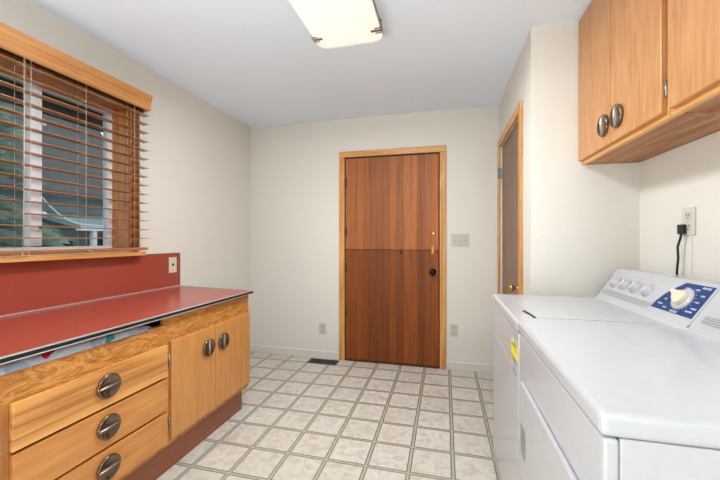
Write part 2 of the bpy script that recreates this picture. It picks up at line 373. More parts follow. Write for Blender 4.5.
# --- window_1
WN = sroot('window_1', (-2.2, 1.39, WZ0))
bm = bmesh.new()
box(bm, XL - .2, XL + .004, WY1 - .014, WY1, WZ0, WZ1); box(bm, XL - .2, XL + .004, WY0, WY0 + .014, WZ0, WZ1)
box(bm, XL - .2, XL + .004, WY0 + .014, WY1 - .014, WZ1 - .014, WZ1)
obj('jamb_lining', bm, M['caseZ'], WN)
bm = bmesh.new(); box(bm, XL - .2, XL + .004, WY0 + .014, WY1 - .014, WZ0, WZ0 + .012); obj('sill_lining', bm, M['caseZ'], WN)
bm = bmesh.new()
box(bm, XL, XL + .014, WY1, WY1 + .05, WZ0, WZ1 + .05); box(bm, XL, XL + .014, WY0 - .05, WY0, WZ0, WZ1 + .05); box(bm, XL, XL + .014, WY0, WY1, WZ1, WZ1 + .05)
obj('casing', bm, M['caseShaded'], WN, bevel=.002)
fx0, fx1 = -2.235, -2.185
bm = bmesh.new()
box(bm, fx0, fx1, WY1 - .040, WY1 - .014, WZ0 + .012, WZ1 - .014); box(bm, fx0, fx1, WY0 + .014, WY0 + .04, WZ0 + .012, WZ1 - .014)
box(bm, fx0, fx1, WY0 + .04, WY1 - .04, WZ1 - .045, WZ1 - .014); box(bm, fx0, fx1, WY0 + .04, WY1 - .04, WZ0 + .012, WZ0 + .034)
obj('window_frame', bm, M['white'], WN, bevel=.003)
bm = bmesh.new(); box(bm, fx0 + .005, fx1 + .008, 1.362, 1.392, WZ0 + .04, WZ1 - .04); box(bm, fx0 + .005, fx1 + .002, 1.394, 1.420, WZ0 + .04, WZ1 - .04)
obj('mullion', bm, M['white'], WN, bevel=.003)
for z in (1.862, 1.352):
    bm = bmesh.new(); lathe(bm, [(0, 0), (.011, 0), (.012, .01), (.009, .016), (0, .018)], (fx1 + .002, 1.424, z), (1, 0, 0), 14, sy=1.3); box(bm, fx1 - .006, fx1 + .002, 1.418, 1.430, z - .014, z + .014); obj('sash_latch', bm, M['white'], WN)
bm = bmesh.new(); tube(bm, [(fx1 + .004, 1.41, 1.285), (fx1 + .012, 1.405, 1.275)], .008, 10); obj('latch_screw', bm, M['grey'], WN)
for a, b in ((WY0 + .04, 1.366), (1.418, WY1 - .04)):
    bxo('pane', (-2.214, -2.210, a, b, WZ0 + .034, WZ1 - .045), M['glass'], WN)
tr = struct(bxo('trim_1', (XL + .001, -1.955, WY0 - .07, 1.885, 1.104, 1.128), M['honeyY'], bevel=.003))
tr['label'] = 'honey wooden window stool above red backsplash'

# ------------------------------------------------------------------ window blind
BL = thing('window_blind', (-1.97, 1.4, 2.06), 'honey wood venetian blind with wide slats hung over the window', 'blind')
bm = bmesh.new()
# valance with moulded face
prof = [(-1.950, 2.077), (-1.932, 2.077), (-1.928, 2.083), (-1.930, 2.126), (-1.926, 2.136), (-1.921, 2.142), (-1.919, 2.160), (-1.914, 2.168), (-1.914, 2.178), (-1.950, 2.178)]
prism(bm, prof, 'Y', .86, 1.897)
box(bm, XL + .001, -1.950, .86, .875, 2.077, 2.178); box(bm, XL + .001, -1.950, 1.884, 1.897, 2.077, 2.178)
obj('valance', bm, M['valance'], BL, bevel=.0015)
bm = bmesh.new(); box(bm, -2.012, -1.956, .885, 1.875, 2.092, 2.135); obj('headrail', bm, M['gap'], BL, bevel=.002)
bm = bmesh.new(); box(bm, -2.000, -1.965, 1.87, 1.882, 2.062, 2.13); tube(bm, [(-1.98, 1.876, 2.062), (-1.98, 1.876, 2.045)], .006, 8); obj('end_bracket', bm, M['chrome'], BL)
bm = bmesh.new()
nsl = 15; z0 = 2.046; pit = .0592
for k in range(nsl):
    z = z0 - k * pit + .0; zz = z - .0
    tilt = R(2.0); cx = -1.970; w = .0245
    pts = []
    n = 6
    for i in range(n + 1):
        u = -1 + 2 * i / n; pts.append((cx + u * w * math.cos(tilt), zz + u * w * math.sin(tilt) + .0022 * (1 - u * u) + .0015))
    for i in range(n, -1, -1):
        u = -1 + 2 * i / n; pts.append((cx + u * w * math.cos(tilt), zz + u * w * math.sin(tilt) + .0022 * (1 - u * u) - .0015))
    prism(bm, pts, 'Y', .89, 1.900)
obj('slats', bm, M['slat'], BL)
bm = bmesh.new(); box(bm, -1.992, -1.950, .89, 1.895, 1.140, 1.158); obj('bottom_rail', bm, M['slat'], BL, bevel=.003)
for y in (1.785, 1.478, 1.188, .96):
    bm = bmesh.new()
    tube(bm, [(-1.9435, y, 2.1), (-1.9435, y, 1.7), (-1.9435, y, 1.150)], .0009, 6); tube(bm, [(-1.998, y - .004, 2.1), (-1.998, y - .004, 1.7), (-1.998, y - .004, 1.15)], .0009, 6)
    for k in range(nsl):
        z = z0 - k * pit - .0035
        tube(bm, [(-1.9435, y, z), (-1.998, y - .004, z)], .0008, 4)
    obj('ladder_cord', bm, M['cord'], BL)
for y, zb in ((1.205, 1.136), (1.180, 1.142)):
    bm = bmesh.new()
    tube(bm, [(-1.940, y + .01, 2.09), (-1.9395, y + .008, 1.7), (-1.9405, y + .004, 1.3), (-1.940, y, zb)], .0009, 6); lathe(bm, [(0, 0), (.0035, .001), (.003, .006), (.0015, .012), (0, .013)], (-1.940, y, zb - .008), (0, 0, 1), 8)
    obj('pull_cord', bm, M['cord'], BL)
bm = bmesh.new(); tube(bm, [(-1.9415, 1.475, 1.165), (-1.9405, 1.500, 1.146), (-1.9395, 1.525, 1.136)], .0012, 6); obj('cord_end', bm, M['cord'], BL)

# ------------------------------------------------------------------ pulls
def pull(cx, cy, cz, nrm, blade, parent):
    """round dished pull, 10 cm, with raised blade across it; nrm = +1 faces +X, -1 faces -X"""
    n = (nrm, 0, 0)
    bm = bmesh.new()
    lathe(bm, [(0, .0045), (.018, .005), (.034, .0078), (.043, .0125), (.0465, .0135), (.0495, .011), (.050, .006), (.048, .001), (0, .001)], (cx, cy, cz), n, 36)
    p = obj('pull', bm, M['pewter'], parent, origin=(cx, cy, cz), smooth=True)
    bm = bmesh.new(); L_ = .047
    rings = []
    for i in range(11):
        u = -1 + 2 * i / 10; hh = .012 + .006 * (1 - u * u); ww = .0025 + .0035 * (1 - u * u) ** .5
        ring = []
        for s, h in ((-1, .004), (-.8, hh * .8), (-.25, hh + .002), (.25, hh + .002), (.8, hh * .8), (1, .004)):
            a = u * L_; b_ = s * ww
            if blade == 'H': a += 0; y_, z_ = a, b_ + a * .05
            else: y_, z_ = b_, a
            ring.append(bm.verts.new((cx + nrm * h, cy + y_, cz + z_)))
        rings.append(ring)
    for i in range(10):
        for k in range(5): bm.faces.new([rings[i][k], rings[i][k + 1], rings[i + 1][k + 1], rings[i + 1][k]])
    bm.faces.new(rings[0]); bm.faces.new(list(reversed(rings[-1])))
    obj('pull_blade', bm, M['pewterd'], p, smooth=True)
    return p

# ------------------------------------------------------------------ base cabinet
XFf = -1.360      # face frame plane
XD = -1.342       # door and drawer faces
CY0, CY1 = .10, 2.165
BC = thing('base_cabinet', (-1.7, 1.13, 0), 'honey birch base cabinet with three drawers and double doors under red counter', 'cabinet')
bm = bmesh.new()
box(bm, XL + .012, XFf - .02, CY1 - .018, CY1 - .001, .168, .817); box(bm, XL + .012, XFf - .02, CY0, CY0 + .018, .168, .817)
box(bm, XL + .012, XFf - .02, CY0 + .018, CY1 - .018, .168, .186); box(bm, XL + .012, XL + .02, CY0 + .018, CY1 - .018, .186, .817)
for y in (.765, 1.43): box(bm, XL + .02, XFf - .02, y - .009, y + .009, .186, .79)
obj('carcass', bm, M['inside'], BC)
bm = bmesh.new()
box(bm, XFf - .02, XFf, CY0, 1.412, .676, .784); box(bm, XFf - .02, XFf, 1.412, CY1, .676, .817)
obj('top_rail', bm, M['cabY'], BC, label='strongly figured birch rail above drawers and doors')
pieces('stile', [(XFf - .02, XFf, a, b, z, .676) for a, b, z in ((CY0, CY0 + .05, .168), (.74, .80, .168), (1.410, 1.460, .168), (CY1 - .025, CY1, .168), (1.765, 1.805, .190))], M['cabZ'], BC)
pieces('bottom_rail', [(XFf - .02, XFf, a, b, .168, c) for a, b, c in ((CY0 + .05, .74, .190), (.80, 1.41, .215), (1.46, CY1 - .025, .190))], M['cabZ'], BC)
bm = bmesh.new(); box(bm, -1.43, -1.412, CY0, CY1, 0, .168); box(bm, XL + .012, -1.43, CY1 - .016, CY1, 0, .168)
obj('toe_kick', bm, M['kick'], BC, label='red brown recessed toe kick board')
for i, (a, b, mm) in enumerate(((.527, .684, 'drawY2'), (.360, .517, 'drawY'), (.194, .350, 'drawY'))):
    d = bxo('drawer', (XFf, XD, .790, 1.421, a, b), M[mm], BC, bevel=.003)
    pull(XD, 1.108, (a + b) / 2 + .006, 1, 'H', d)
for i, (a, b, py) in enumerate(((1.447, 1.786, 1.718), (1.790, 2.158, 1.856))):
    d = bxo('door', (XFf, XD, a, b, .197, .694), M['doorZ'], BC, bevel=.003)
    pull(XD, py, .580, 1, 'V', d)
d = bxo('door', (XFf, XD, .135, .752, .197, .682), M['doorZ'], BC, bevel=.003); pull(XD, .37, .57, 1, 'V', d)
def cab_hinge(x, y, z, s, parent, nrm):
    bm = bmesh.new(); tube(bm, [(x + nrm * .006, y, z - .028), (x + nrm * .006, y, z + .028)], .004, 8)
    box(bm, min(x, x + nrm * .002), max(x, x + nrm * .002), min(y, y + s * .014), max(y, y + s * .014), z - .028, z + .028)
    for dz in (-.018, .018): lathe(bm, [(0, 0), (.003, 0), (.002, .002), (0, .0022)], (x + nrm * .002, y + s * .009, z + dz), (nrm, 0, 0), 8)
    obj('hinge', bm, M['chrome'], parent)
for z in (.60, .285): cab_hinge(XFf, 1.441, z, -1, BC, 1)
for z in (.56, .30): cab_hinge(XFf, .757, z, 1, BC, 1)

# countertop (slightly out of square at its far end) and backsplash
bm = bmesh.new(); xb = XL + .012; xf = -1.338
prism(bm, [(xb, .08), (xf, .08), (xf, 2.185), (xb, 2.268)], 'Z', .8245, .845)
CT = obj('countertop', bm, M['lam']); tag(CT, 'red laminate countertop with black and metal edge strip', 'countertop')
def edge(name, z0, z1, m, o=.0):
    bm = bmesh.new()
    prism(bm, [(xf, .08), (xf + .004 + o, .08), (xf + .004 + o, 2.189 + o), (xf, 2.185)], 'Z', z0, z1)
    prism(bm, [(xf, 2.185), (xf + .004 + o, 2.189 + o), (xb, 2.272 + o), (xb, 2.268)], 'Z', z0, z1)
    obj(name, bm, m, CT)
edge('metal_trim', .8415, .8465, M['alu'], .001); edge('black_band', .8275, .8415, M['blackedge']); edge('metal_trim', .8235, .8275, M['alu'], .001)
bm = bmesh.new(); box(bm, XL + .001, XL + .013, .08, 2.262, .847, 1.104); BS = tag(obj('backsplash', bm, M['lam'], bevel=.001), 'red laminate backsplash panel below window along left wall', 'backsplash')
bm = bmesh.new(); box(bm, XL + .013, XL + .017, .08, 2.264, .8465, .8525); obj('cove_strip', bm, M['alu'], BS)
bm = bmesh.new(); box(bm, XL + .001, XL + .015, 2.262, 2.265, .847, 1.104); box(bm, XL + .001, XL + .015, 1.89, 2.262, 1.104, 1.1065); obj('edge_trim', bm, M['hinged'], BS)

# patterned cloth in the slot under the counter
def cloth_mat():
    m = mat('patterned_cloth', (176, 180, 184), .9); nt = m.node_tree; b = nt.nodes['Principled BSDF']; N = nt.nodes.new; Lk = nt.links.new
    t = N('ShaderNodeTexCoord'); v = N('ShaderNodeTexVoronoi'); v.inputs['Scale'].default_value = 13; nz = N('ShaderNodeTexNoise'); nz.inputs['Scale'].default_value = 14; Lk(t.outputs['Object'], nz.inputs['Vector']); va = N('ShaderNodeVectorMath'); va.operation = 'MULTIPLY_ADD'; va.inputs[1].default_value = (.12, .12, .12); Lk(nz.outputs['Color'], va.inputs[0]); Lk(t.outputs['Object'], va.inputs[2]); Lk(va.outputs[0], v.inputs['Vector'])
    lt = N('ShaderNodeMath'); lt.operation = 'LESS_THAN'; lt.inputs[1].default_value = .40; Lk(v.outputs['Distance'], lt.inputs[0])
    sp = N('ShaderNodeSeparateColor'); Lk(v.outputs['Color'], sp.inputs[0])
    rp = N('ShaderNodeValToRGB'); rp.color_ramp.interpolation = 'CONSTANT'; e = rp.color_ramp.elements
    e[0].position = 0; e[0].color = s2l((140, 152, 166)); e[1].position = .42; e[1].color = s2l((176, 26, 56)); k = e.new(.70); k.color = s2l((48, 120, 122))
    Lk(sp.outputs[0], rp.inputs[0])
    mx = N('ShaderNodeMix'); mx.data_type = 'RGBA'; mx.inputs[6].default_value = s2l((164, 174, 184)); Lk(lt.outputs[0], mx.inputs[0]); Lk(rp.outputs[0], mx.inputs[7]); Lk(mx.outputs[2], b.inputs['Base Color'])
    return m
bm = bmesh.new(); g = []
ny = 90; nx = 12
for i in range(ny + 1):
    y = .30 + 1.04 * i / ny; row = []
    for j in range(nx + 1):
        u = j / nx; x = -1.353 - u * .20
        if j == 0:
            row.append(bm.verts.new((x + .002, y, .7848))); continue
        thick = .033 * min(1, (1.375 - y) / .10)
        z = .7860 + max(0.001, thick * (.72 + .28 * abs(math.sin(y * 17 + 3 * math.sin(y * 5)))) * (1 - .1 * u) * 1.0 + .002 * math.sin(y * 60 + j))
        row.append(bm.verts.new((x, y, min(z, .8190))))
    g.append(row)
for i in range(ny):
    for j in range(nx): bm.faces.new([g[i][j], g[i + 1][j], g[i + 1][j + 1], g[i][j + 1]])
o = obj('cloth', bm, cloth_mat(), smooth=True); sd = o.modifiers.new('thick', 'SOLIDIFY'); sd.thickness = .0015
tag(o, 'grey cloth with red and teal patterns stuffed in slot under red counter', 'cloth')
# slot floor (pull-out board runner)
bm = bmesh.new(); box(bm, XL + .03, XFf - .0005, .785, 1.36, .786, .7925) if False else box(bm, -1.9, XFf - .021, CY0 + .02, 1.412, .781, .7835)
obj('slot_shelf', bm, M['gap'], BC)

# ------------------------------------------------------------------ upper cabinets
XU = .730
def upper(name, y0, y1, doors, label, under=1.622):
    t = thing(name, ((XU + XR) / 2, (y0 + y1) / 2, 1.62), label, 'cabinet', 'wall cabinets above the laundry machines')
    bm = bmesh.new(); T = .016; xa = XU + .02; xw = XR - .002
    box(bm, xa, xw, y0 + .001, y0 + T, 1.6205, ZC - .002); box(bm, xa, xw, y1 - T, y1 - .001, 1.6205, ZC - .002)
    box(bm, xa, xw, y0 + T, y1 - T, ZC - .018, ZC - .002); box(bm, xw - .006, xw, y0 + T, y1 - T, 1.62, ZC - .018)
    obj('carcass', bm, M['under'], t)
    bm = bmesh.new(); box(bm, xa, xw - .006, y0 + T, y1 - T, under, under + .014); obj('underside_panel', bm, M['under'], t)
    pieces('frame_rail', [(XU, xa, y0 + .001, y1 - .001, 1.62, 1.66), (XU, xa, y0 + .001, y1 - .001, ZC - .04, ZC - .002)], M['honeyY'], t)
    pieces('frame_stile', [(XU, xa, y0 + .001, y0 + .035, 1.66, ZC - .04), (XU, xa, y1 - .035, y1 - .001, 1.66, ZC - .04)], M['upZ'], t)
    for a, b, py in doors:
        d = bxo('door', (XU - .018, XU, a, b, 1.640, ZC - .012), M['upZ'], t, bevel=.003)
        pull(XU - .018, py, 1.735, -1, 'V', d)
    return t
U1 = upper('wall_cabinet', 1.356, 2.119, [(1.741, 2.112, 1.795), (1.372, 1.735, 1.668)], 'honey maple wall cabinet with two doors against the closet wall, farther of two')
U2 = upper('wall_cabinet', .60, 1.354, [(.984, 1.338, 1.03), (.612, .980, .93)], 'nearer honey maple wall cabinet running out of the right edge above dryer', 1.626)
cab_hinge(XU, 1.366, 1.72, -1, U1, -1)
cab_hinge(XU, 1.366, 2.30, -1, U1, -1)
cab_hinge(XU, 1.344, 1.73, 1, U2, -1)

# ------------------------------------------------------------------ laundry machines
XM = .265      # front plane
def cap(name, y0, y1, zt, parent):
    bm = bmesh.new(); box(bm, XM - .006, .965, y0, y1, zt - .042, zt); return obj(name, bm, M['enamel'], parent, bevel=.012, seg=4, smooth=False)
A = Vector((.785, 0, .918)); B = Vector((.872, 0, 1.050)); SL = (B - A).normalized(); NR = Vector((-SL.z, 0, SL.x)); LEN = (B - A).length
def cpt(y, t, h=0): p = A + SL * t + NR * h; return Vector((p.x, y, p.z))
def console(y0, y1, zt, parent):
    bm = bmesh.new()
    prism(bm, [(.765, zt - .004), (.776, zt + .006), (A.x, A.z), (B.x, B.z), (.884, 1.060), (.958, 1.060), (.966, 1.050), (.966, zt - .004)], 'Y', y0, y1)
    return obj('console', bm, M['enamel'], parent, bevel=.004, seg=3)
def quad_on(name, pts, m, parent, h0=.0002, h1=.0012, label=None):
    bm = bmesh.new(); lo = [bm.verts.new(cpt(y, t, h0)) for y, t in pts]; hi = [bm.verts.new(cpt(y, t, h1)) for y, t in pts]; n = len(pts)
    bm.faces.new(lo); bm.faces.new(hi)
    for i in range(n): bm.faces.new([lo[i], lo[(i + 1) % n], hi[(i + 1) % n], hi[i]])
    return obj(name, bm, m, parent, label=label)
def louvre(y0, y1, parent, n=4, tb=.018):
    bm = bmesh.new()
    for k in range(n):
        t = tb + k * .0075
        lo = [cpt(y0, t, .0003), cpt(y1, t, .0003), cpt(y1, t + .003, .0003), cpt(y0, t + .003, .0003)]; hi = [p + NR * .0008 for p in lo]
        vl = [bm.verts.new(p) for p in lo]; vh = [bm.verts.new(p) for p in hi]; bm.faces.new(vl); bm.faces.new(vh)
        for i in range(4): bm.faces.new([vl[i], vl[(i + 1) % 4], vh[(i + 1) % 4], vh[i]])
    obj('louvre', bm, M['grey'], parent)

# washer (far)
WM = thing('washing_machine', (.61, 1.715, 0), 'white top-loading washing machine with blue dial panel, against the closet wall', 'washing machine')
wz = .905
bm = bmesh.new(); box(bm, XM, .955, 1.373, 2.058, .03, wz - .043); obj('body', bm, M['enamel'], WM, bevel=.006)
bm = bmesh.new(); box(bm, XM + .03, .93, 1.39, 2.04, 0, .03); obj('base', bm, M['gap'], WM)
cap('top', 1.371, 2.060, wz, WM)
bm = bmesh.new()
box(bm, .342, .745, 1.460, 1.975, wz - .001, wz + .0028); obj('lid', bm, M['enamel'], WM, bevel=.0012, seg=2)
bm = bmesh.new(); prism(bm, [(.320, 1.575), (.331, 1.586), (.3425, 1.500), (.3435, 1.452), (.336, 1.452), (.334, 1.50)], 'Z', wz + .0003, wz + .0036); obj('lid_grip', bm, M['slot'], WM, label='dark finger slot at lid corner')
cw = console(1.372, 2.059, wz, WM)
for i, y in enumerate((1.985, 1.891, 1.797, 1.700)):
    bm = bmesh.new(); p = cpt(y, .092)
    lathe(bm, [(.030, .0003), (.0295, .004), (.024, .006), (.0225, .020), (.020, .023), (0, .024)], p, NR, 28)
    k = obj('knob', bm, M['enamel'], cw)
    bm = bmesh.new(); a_ = R(30 * i - 20)
    tube(bm, [p + NR * .0245, p + NR * .0245 + (SL * math.cos(a_) + Vector((0, 1, 0)) * math.sin(a_)) * .019], .0014, 6); obj('pointer', bm, M['grey'], k)
    bm = bmesh.new(); lathe(bm, [(.0335, .0002), (.0335, .001), (.0305, .0012), (.0305, .0003)], p, NR, 28); obj('knob_ring', bm, M['labgrey'], cw)
louvre(1.622, 2.032, cw)
for y in (1.95, 1.86, 1.77): # small printed legends above the knobs
    bm = bmesh.new()
    for k in range(5):
        p = cpt(y + k * .008, .141, .0004); box(bm, p.x - .0005, p.x + .0005, p.y, p.y + .005, p.z - .0016, p.z + .0016)
    obj('legend', bm, M['labgrey'], cw)
pan = quad_on('control_panel', [(1.613, .031), (1.606, .060), (1.590, .092), (1.562, .125), (1.520, .158), (1.379, .158), (1.379, .031)], M['blue'], cw, label='dark blue control panel with white markings')
bm = bmesh.new(); p = cpt(1.474, .091, .001)
lathe(bm, [(0, .0), (.044, .0), (.0445, .004), (.041, .010), (.034, .012), (0, .012)], p, NR, 36); dl = obj('dial', bm, M['enamel'], pan, label='white round dial with cream pointer grip')
bm = bmesh.new()
u = (Vector((0, 1, 0)) * .93 + SL * .36).normalized(); w_ = NR.cross(u)
outline = [(.066, 0), (.058, .009), (.036, .012), (.018, .024), (-.006, .030), (-.024, .024), (-.031, .006), (-.031, -.006), (-.024, -.024), (-.006, -.030), (.018, -.024), (.036, -.012), (.058, -.009)]
v0 = [bm.verts.new(p + u * a + w_ * b + NR * .012) for a, b in outline]; v1 = [bm.verts.new(p + u * a * .92 + w_ * b * .8 + NR * .026) for a, b in outline]
bm.faces.new(v0); bm.faces.new(v1)
for i in range(len(v0)): bm.faces.new([v0[i], v0[(i + 1) % len(v0)], v1[(i + 1) % len(v0)], v1[i]])
obj('dial_grip', bm, M['cream'], dl, bevel=.003)
# white printed marks around the dial
bm = bmesh.new()
def mark(y, t, dy, dt, rot=0):
    q = []
    for a, b in ((-dy, -dt), (dy, -dt), (dy, dt), (-dy, dt)):
        yy = y + a * math.cos(rot) - b * math.sin(rot); tt = t + a * math.sin(rot) + b * math.cos(rot); q.append(cpt(yy, tt, .0013))
    hi = [bm.verts.new(x + NR * .0003) for x in q]; lo = [bm.verts.new(x) for x in q]; bm.faces.new(hi); bm.faces.new(lo)
    for i in range(4): bm.faces.new([lo[i], lo[(i + 1) % 4], hi[(i + 1) % 4], hi[i]])
def word(y, t, n, h=.0032, step=.0068):
    for k in range(n):
        yy = y - k * step; mark(yy, t, .0007, h); mark(yy - .0038, t, .0007, h)
        mark(yy - .0019, t + h * (.8 if k % 2 else 0), .0019, .0007)
        if k % 3 == 1: mark(yy - .0019, t - h * .8, .0019, .0007)
word(1.430, .149, 6, .004); word(1.452, .138, 3); word(1.502, .137, 3); word(1.412, .118, 3); word(1.416, .092, 3); word(1.428, .052, 5)
word(1.585, .055, 4); word(1.545, .044, 3); word(1.498, .038, 6, .0036); word(1.566, .078, 2); word(1.413, .066, 4)
word(1.540, .120, 2)
for k in range(20):
    a_ = 2 * math.pi * k / 20
    mark(1.474 + .050 * math.cos(a_), .091 + .047 * math.sin(a_), .0030, .0006, a_)
obj('panel_marks', bm, M['mark'], pan)
# energy sticker on the front
bm = bmesh.new(); box(bm, XM - .0012, XM - .0002, 1.383, 1.505, .648, .826); st = obj('sticker', bm, M['labgrey'], WM, label='grey and yellow paper sticker on front panel')
bm = bmesh.new(); prism(bm, [(1.383, .748), (1.383, .800), (1.42, .812), (1.505, .812), (1.505, .750)], 'X', XM - .0018, XM - .0012); ys = obj('yellow_field', bm, M['yellow'], st)
bm = bmesh.new()
for z, a, b in ((.795, 1.40, 1.48), (.806, 1.40, 1.46), (.790, 1.43, 1.50), (.780, 1.40, 1.44), (.744, 1.40, 1.50), (.735, 1.40, 1.47), (.718, 1.44, 1.455), (.705, 1.44, 1.452), (.69, 1.41, 1.48)):
    box(bm, XM - .0022, XM - .0012 - (.0004), a, b, z, z + .0032) if z > .765 else box(bm, XM - .0018, XM - .0011, a, b, z, z + .0032)
obj('sticker_print', bm, M['slot'], st)
bm = bmesh.new(); box(bm, XM - .0006, XM + .0004, 1.374, 2.056, .700, .703); obj('panel_seam', bm, M['labgrey'], WM)

# dryer (near)
DR = thing('tumble_dryer', (.61, 1.017, 0), 'white front-loading tumble dryer nearest the camera, beside the washing machine', 'dryer')
dz = .914
bm = bmesh.new(); box(bm, XM + .026, .955, .674, 1.362, .03, dz - .043); obj('body', bm, M['enamel'], DR, bevel=.003)
bm = bmesh.new(); box(bm, XM, XM + .0255, .672, 1.364, .03, dz - .0445); fp = obj('front_panel', bm, M['enamel'], DR, bevel=.008, seg=4)
bm = bmesh.new(); box(bm, XM + .05, .93, .69, 1.35, 0, .03); obj('base', bm, M['gap'], DR)
cap('top', .667, 1.3695, dz, DR)
bm = bmesh.new(); box(bm, XM - .012, XM, .735, 1.285, .16, .722); ddoor = obj('door', bm, M['enamel'], DR, bevel=.006, seg=4)
bm = bmesh.new(); box(bm, XM - .0135, XM - .0118, 1.205, 1.266, .488, .582); obj('door_handle', bm, M['grey'], ddoor, bevel=.003, label='grey recessed door grip')
console(.668, 1.3685, dz, DR)
dc = [o for o in bpy.data.objects if o.parent == DR and o.name.startswith('console')][0]
louvre(.76, 1.335, dc, 4, .030)
bm = bmesh.new(); p = cpt(.82, .095); lathe(bm, [(.032, .0003), (.030, .005), (.024, .007), (.022, .022), (0, .024)], p, NR, 28); obj('knob', bm, M['enamel'], dc)

# ------------------------------------------------------------------ ceiling light
CL = thing('ceiling_light', (-.525, 1.59, ZC), 'rectangular frosted glass ceiling lamp with metal corner clips', 'ceiling light')
bm = bmesh.new(); box(bm, -.66, -.39, 1.36, 1.82, 2.37, ZC - .001); obj('lamp_pan', bm, M['white'], CL, bevel=.004)
def glass_outline(x0, x1, y0, y1, c):
    pts = []
    for cx, cy, a0 in ((x1 - c, y1 - c, 0), (x0 + c, y1 - c, 90), (x0 + c, y0 + c, 180), (x1 - c, y0 + c, 270)):
        for k in range(5): a = R(a0 + 22.5 * k); pts.append((cx + c * math.cos(a), cy + c * math.sin(a)))
    return pts
bm = bmesh.new()
gx0, gx1, gy0, gy1 = -.715, -.335, 1.285, 1.908
lv = [(0, 2.341), (.004, 2.334), (.03, 2.331)]
prev = None; o1 = glass_outline(gx0, gx1, gy0, gy1, .055)
top_ = [bm.verts.new((x, y, 2.346)) for x, y in o1]; bm.faces.new(top_); prev = top_
for ins, z in ((0, 2.340), (.003, 2.335), (.02, 2.331)):
    oo = glass_outline(gx0 + ins, gx1 - ins, gy0 + ins, gy1 - ins, .055 - ins * .5); cur = [bm.verts.new((x, y, z)) for x, y in oo]
    for i in range(len(cur)): bm.faces.new([prev[i], prev[(i + 1) % len(cur)], cur[(i + 1) % len(cur)], cur[i]])
    prev = cur
bm.faces.new(prev); obj('glass_shade', bm, M['lampglass'], CL)
for sx, xe in ((1, gx0), (-1, gx1)):
    for y in (1.40, 1.792):
        bm = bmesh.new()
        for dy, L_, r in ((0, .052, .0075), (.021, .030, .0020), (-.021, .030, .0020)):
            x1_ = xe - sx * .002
            box(bm, min(x1_, xe + sx * L_), max(x1_, xe + sx * L_), y + dy - r, y + dy + r, 2.3255, 2.3295)
        for dy in (0, .018, -.018):
            box(bm, min(xe - sx * .0035, xe - sx * .001), max(xe - sx * .0035, xe - sx * .001), y + dy - .002, y + dy + .002, 2.3255, 2.385)
        box(bm, min(xe - sx * .008, xe + sx * .06), max(xe - sx * .008, xe + sx * .06), y - .006, y + .006, 2.380, 2.385)
        obj('clip', bm, M['bronze'], CL)
bm = bmesh.new(); tube(bm, [(gx1 + .006, 1.36, 2.338), (gx1 + .006, 1.83, 2.338)], .003, 8); tube(bm, [(gx1 + .006, 1.36, 2.356), (gx1 + .006, 1.83, 2.356)], .0015, 8); obj('side_rod', bm, M['bronze'], CL)

# ------------------------------------------------------------------ outlets, switches
def plate(bm, c, n, w, h, t=.006, mi=0):
    x, y, z = c
    if n[0]: box(bm, min(x, x + n[0] * t), max(x, x + n[0] * t), y - w / 2, y + w / 2, z - h / 2, z + h / 2, mi)
    else: box(bm, x - w / 2, x + w / 2, min(y, y + n[1] * t), max(y, y + n[1] * t), z - h / 2, z + h / 2, mi)
def off(c, n, d, a, dz):
    """point d out of the wall, a sideways, dz up"""
    if n[0]: return (c[0] + n[0] * d, c[1] + a, c[2] + dz)
    return (c[0] + a, c[1] + n[1] * d, c[2] + dz)
def outlet(c, n, label, mp, w=.072, h=.115):
    t = thing('wall_outlet', c, label, 'outlet')
    bm = bmesh.new(); plate(bm, off(c, n, .0005, 0, 0), n, w, h); pl = obj('cover_plate', bm, mp, t, bevel=.002)
    for dz_ in (.024, -.024):
        bm = bmesh.new(); plate(bm, off(c, n, .0062, 0, dz_), n, .034, .030, .0018); r = obj('socket', bm, M['greypl'], t, bevel=.001)
        bm = bmesh.new()
        for a in (-.007, .007): plate(bm, off(c, n, .0081, a, dz_ + .004), n, .0028, .010, .0006)
        plate(bm, off(c, n, .0081, 0, dz_ - .008), n, .005, .005, .0006); obj('socket_slots', bm, M['slot'], r)
    bm = bmesh.new(); lathe(bm, [(0, 0), (.004, 0), (.003, .0014), (0, .0016)], off(c, n, .0066, 0, 0), n, 10); obj('screw', bm, M['chrome'], t)
    return t
outlet((.081, YB, .366), (0, -1), 'light grey double outlet low on back wall right of the brown door', M['greypl'])
outlet((-1.214, YB, .300), (0, -1), 'light grey double outlet low on back wall left of the brown door', M['greypl'])
outlet((XR, 1.738, 1.288), (-1, 0), 'cream double outlet on right wall above washing machine, black plug in it', M['outw'], .078, .118)
t = thing('phone_socket', (XL + .013, 2.188, 1.016), 'ivory wall plate with one small dark socket on the red backsplash', 'wall plate')
bm = bmesh.new(); plate(bm, (XL + .0135, 2.188, 1.016), (1, 0), .074, .118); obj('cover_plate', bm, M['ivory'], t, bevel=.002)
bm = bmesh.new(); plate(bm, (XL + .0196, 2.188, 1.018), (1, 0), .018, .018, .001); obj('socket_hole', bm, M['slot'], t)
for dz_ in (.042, -.042):
    bm = bmesh.new(); lathe(bm, [(0, 0), (.004, 0), (.003, .0014), (0, .0016)], (XL + .0196, 2.188, 1.016 + dz_), (1, 0, 0), 10); obj('screw', bm, M['brass'], t)
t = thing('light_switch', (.135, YB, 1.205), 'triple toggle light switch on back wall right of the brown door', 'light switch')
bm = bmesh.new(); plate(bm, (.135, YB - .0005, 1.205), (0, -1), .163, .115); obj('cover_plate', bm, M['greypl'], t, bevel=.002)
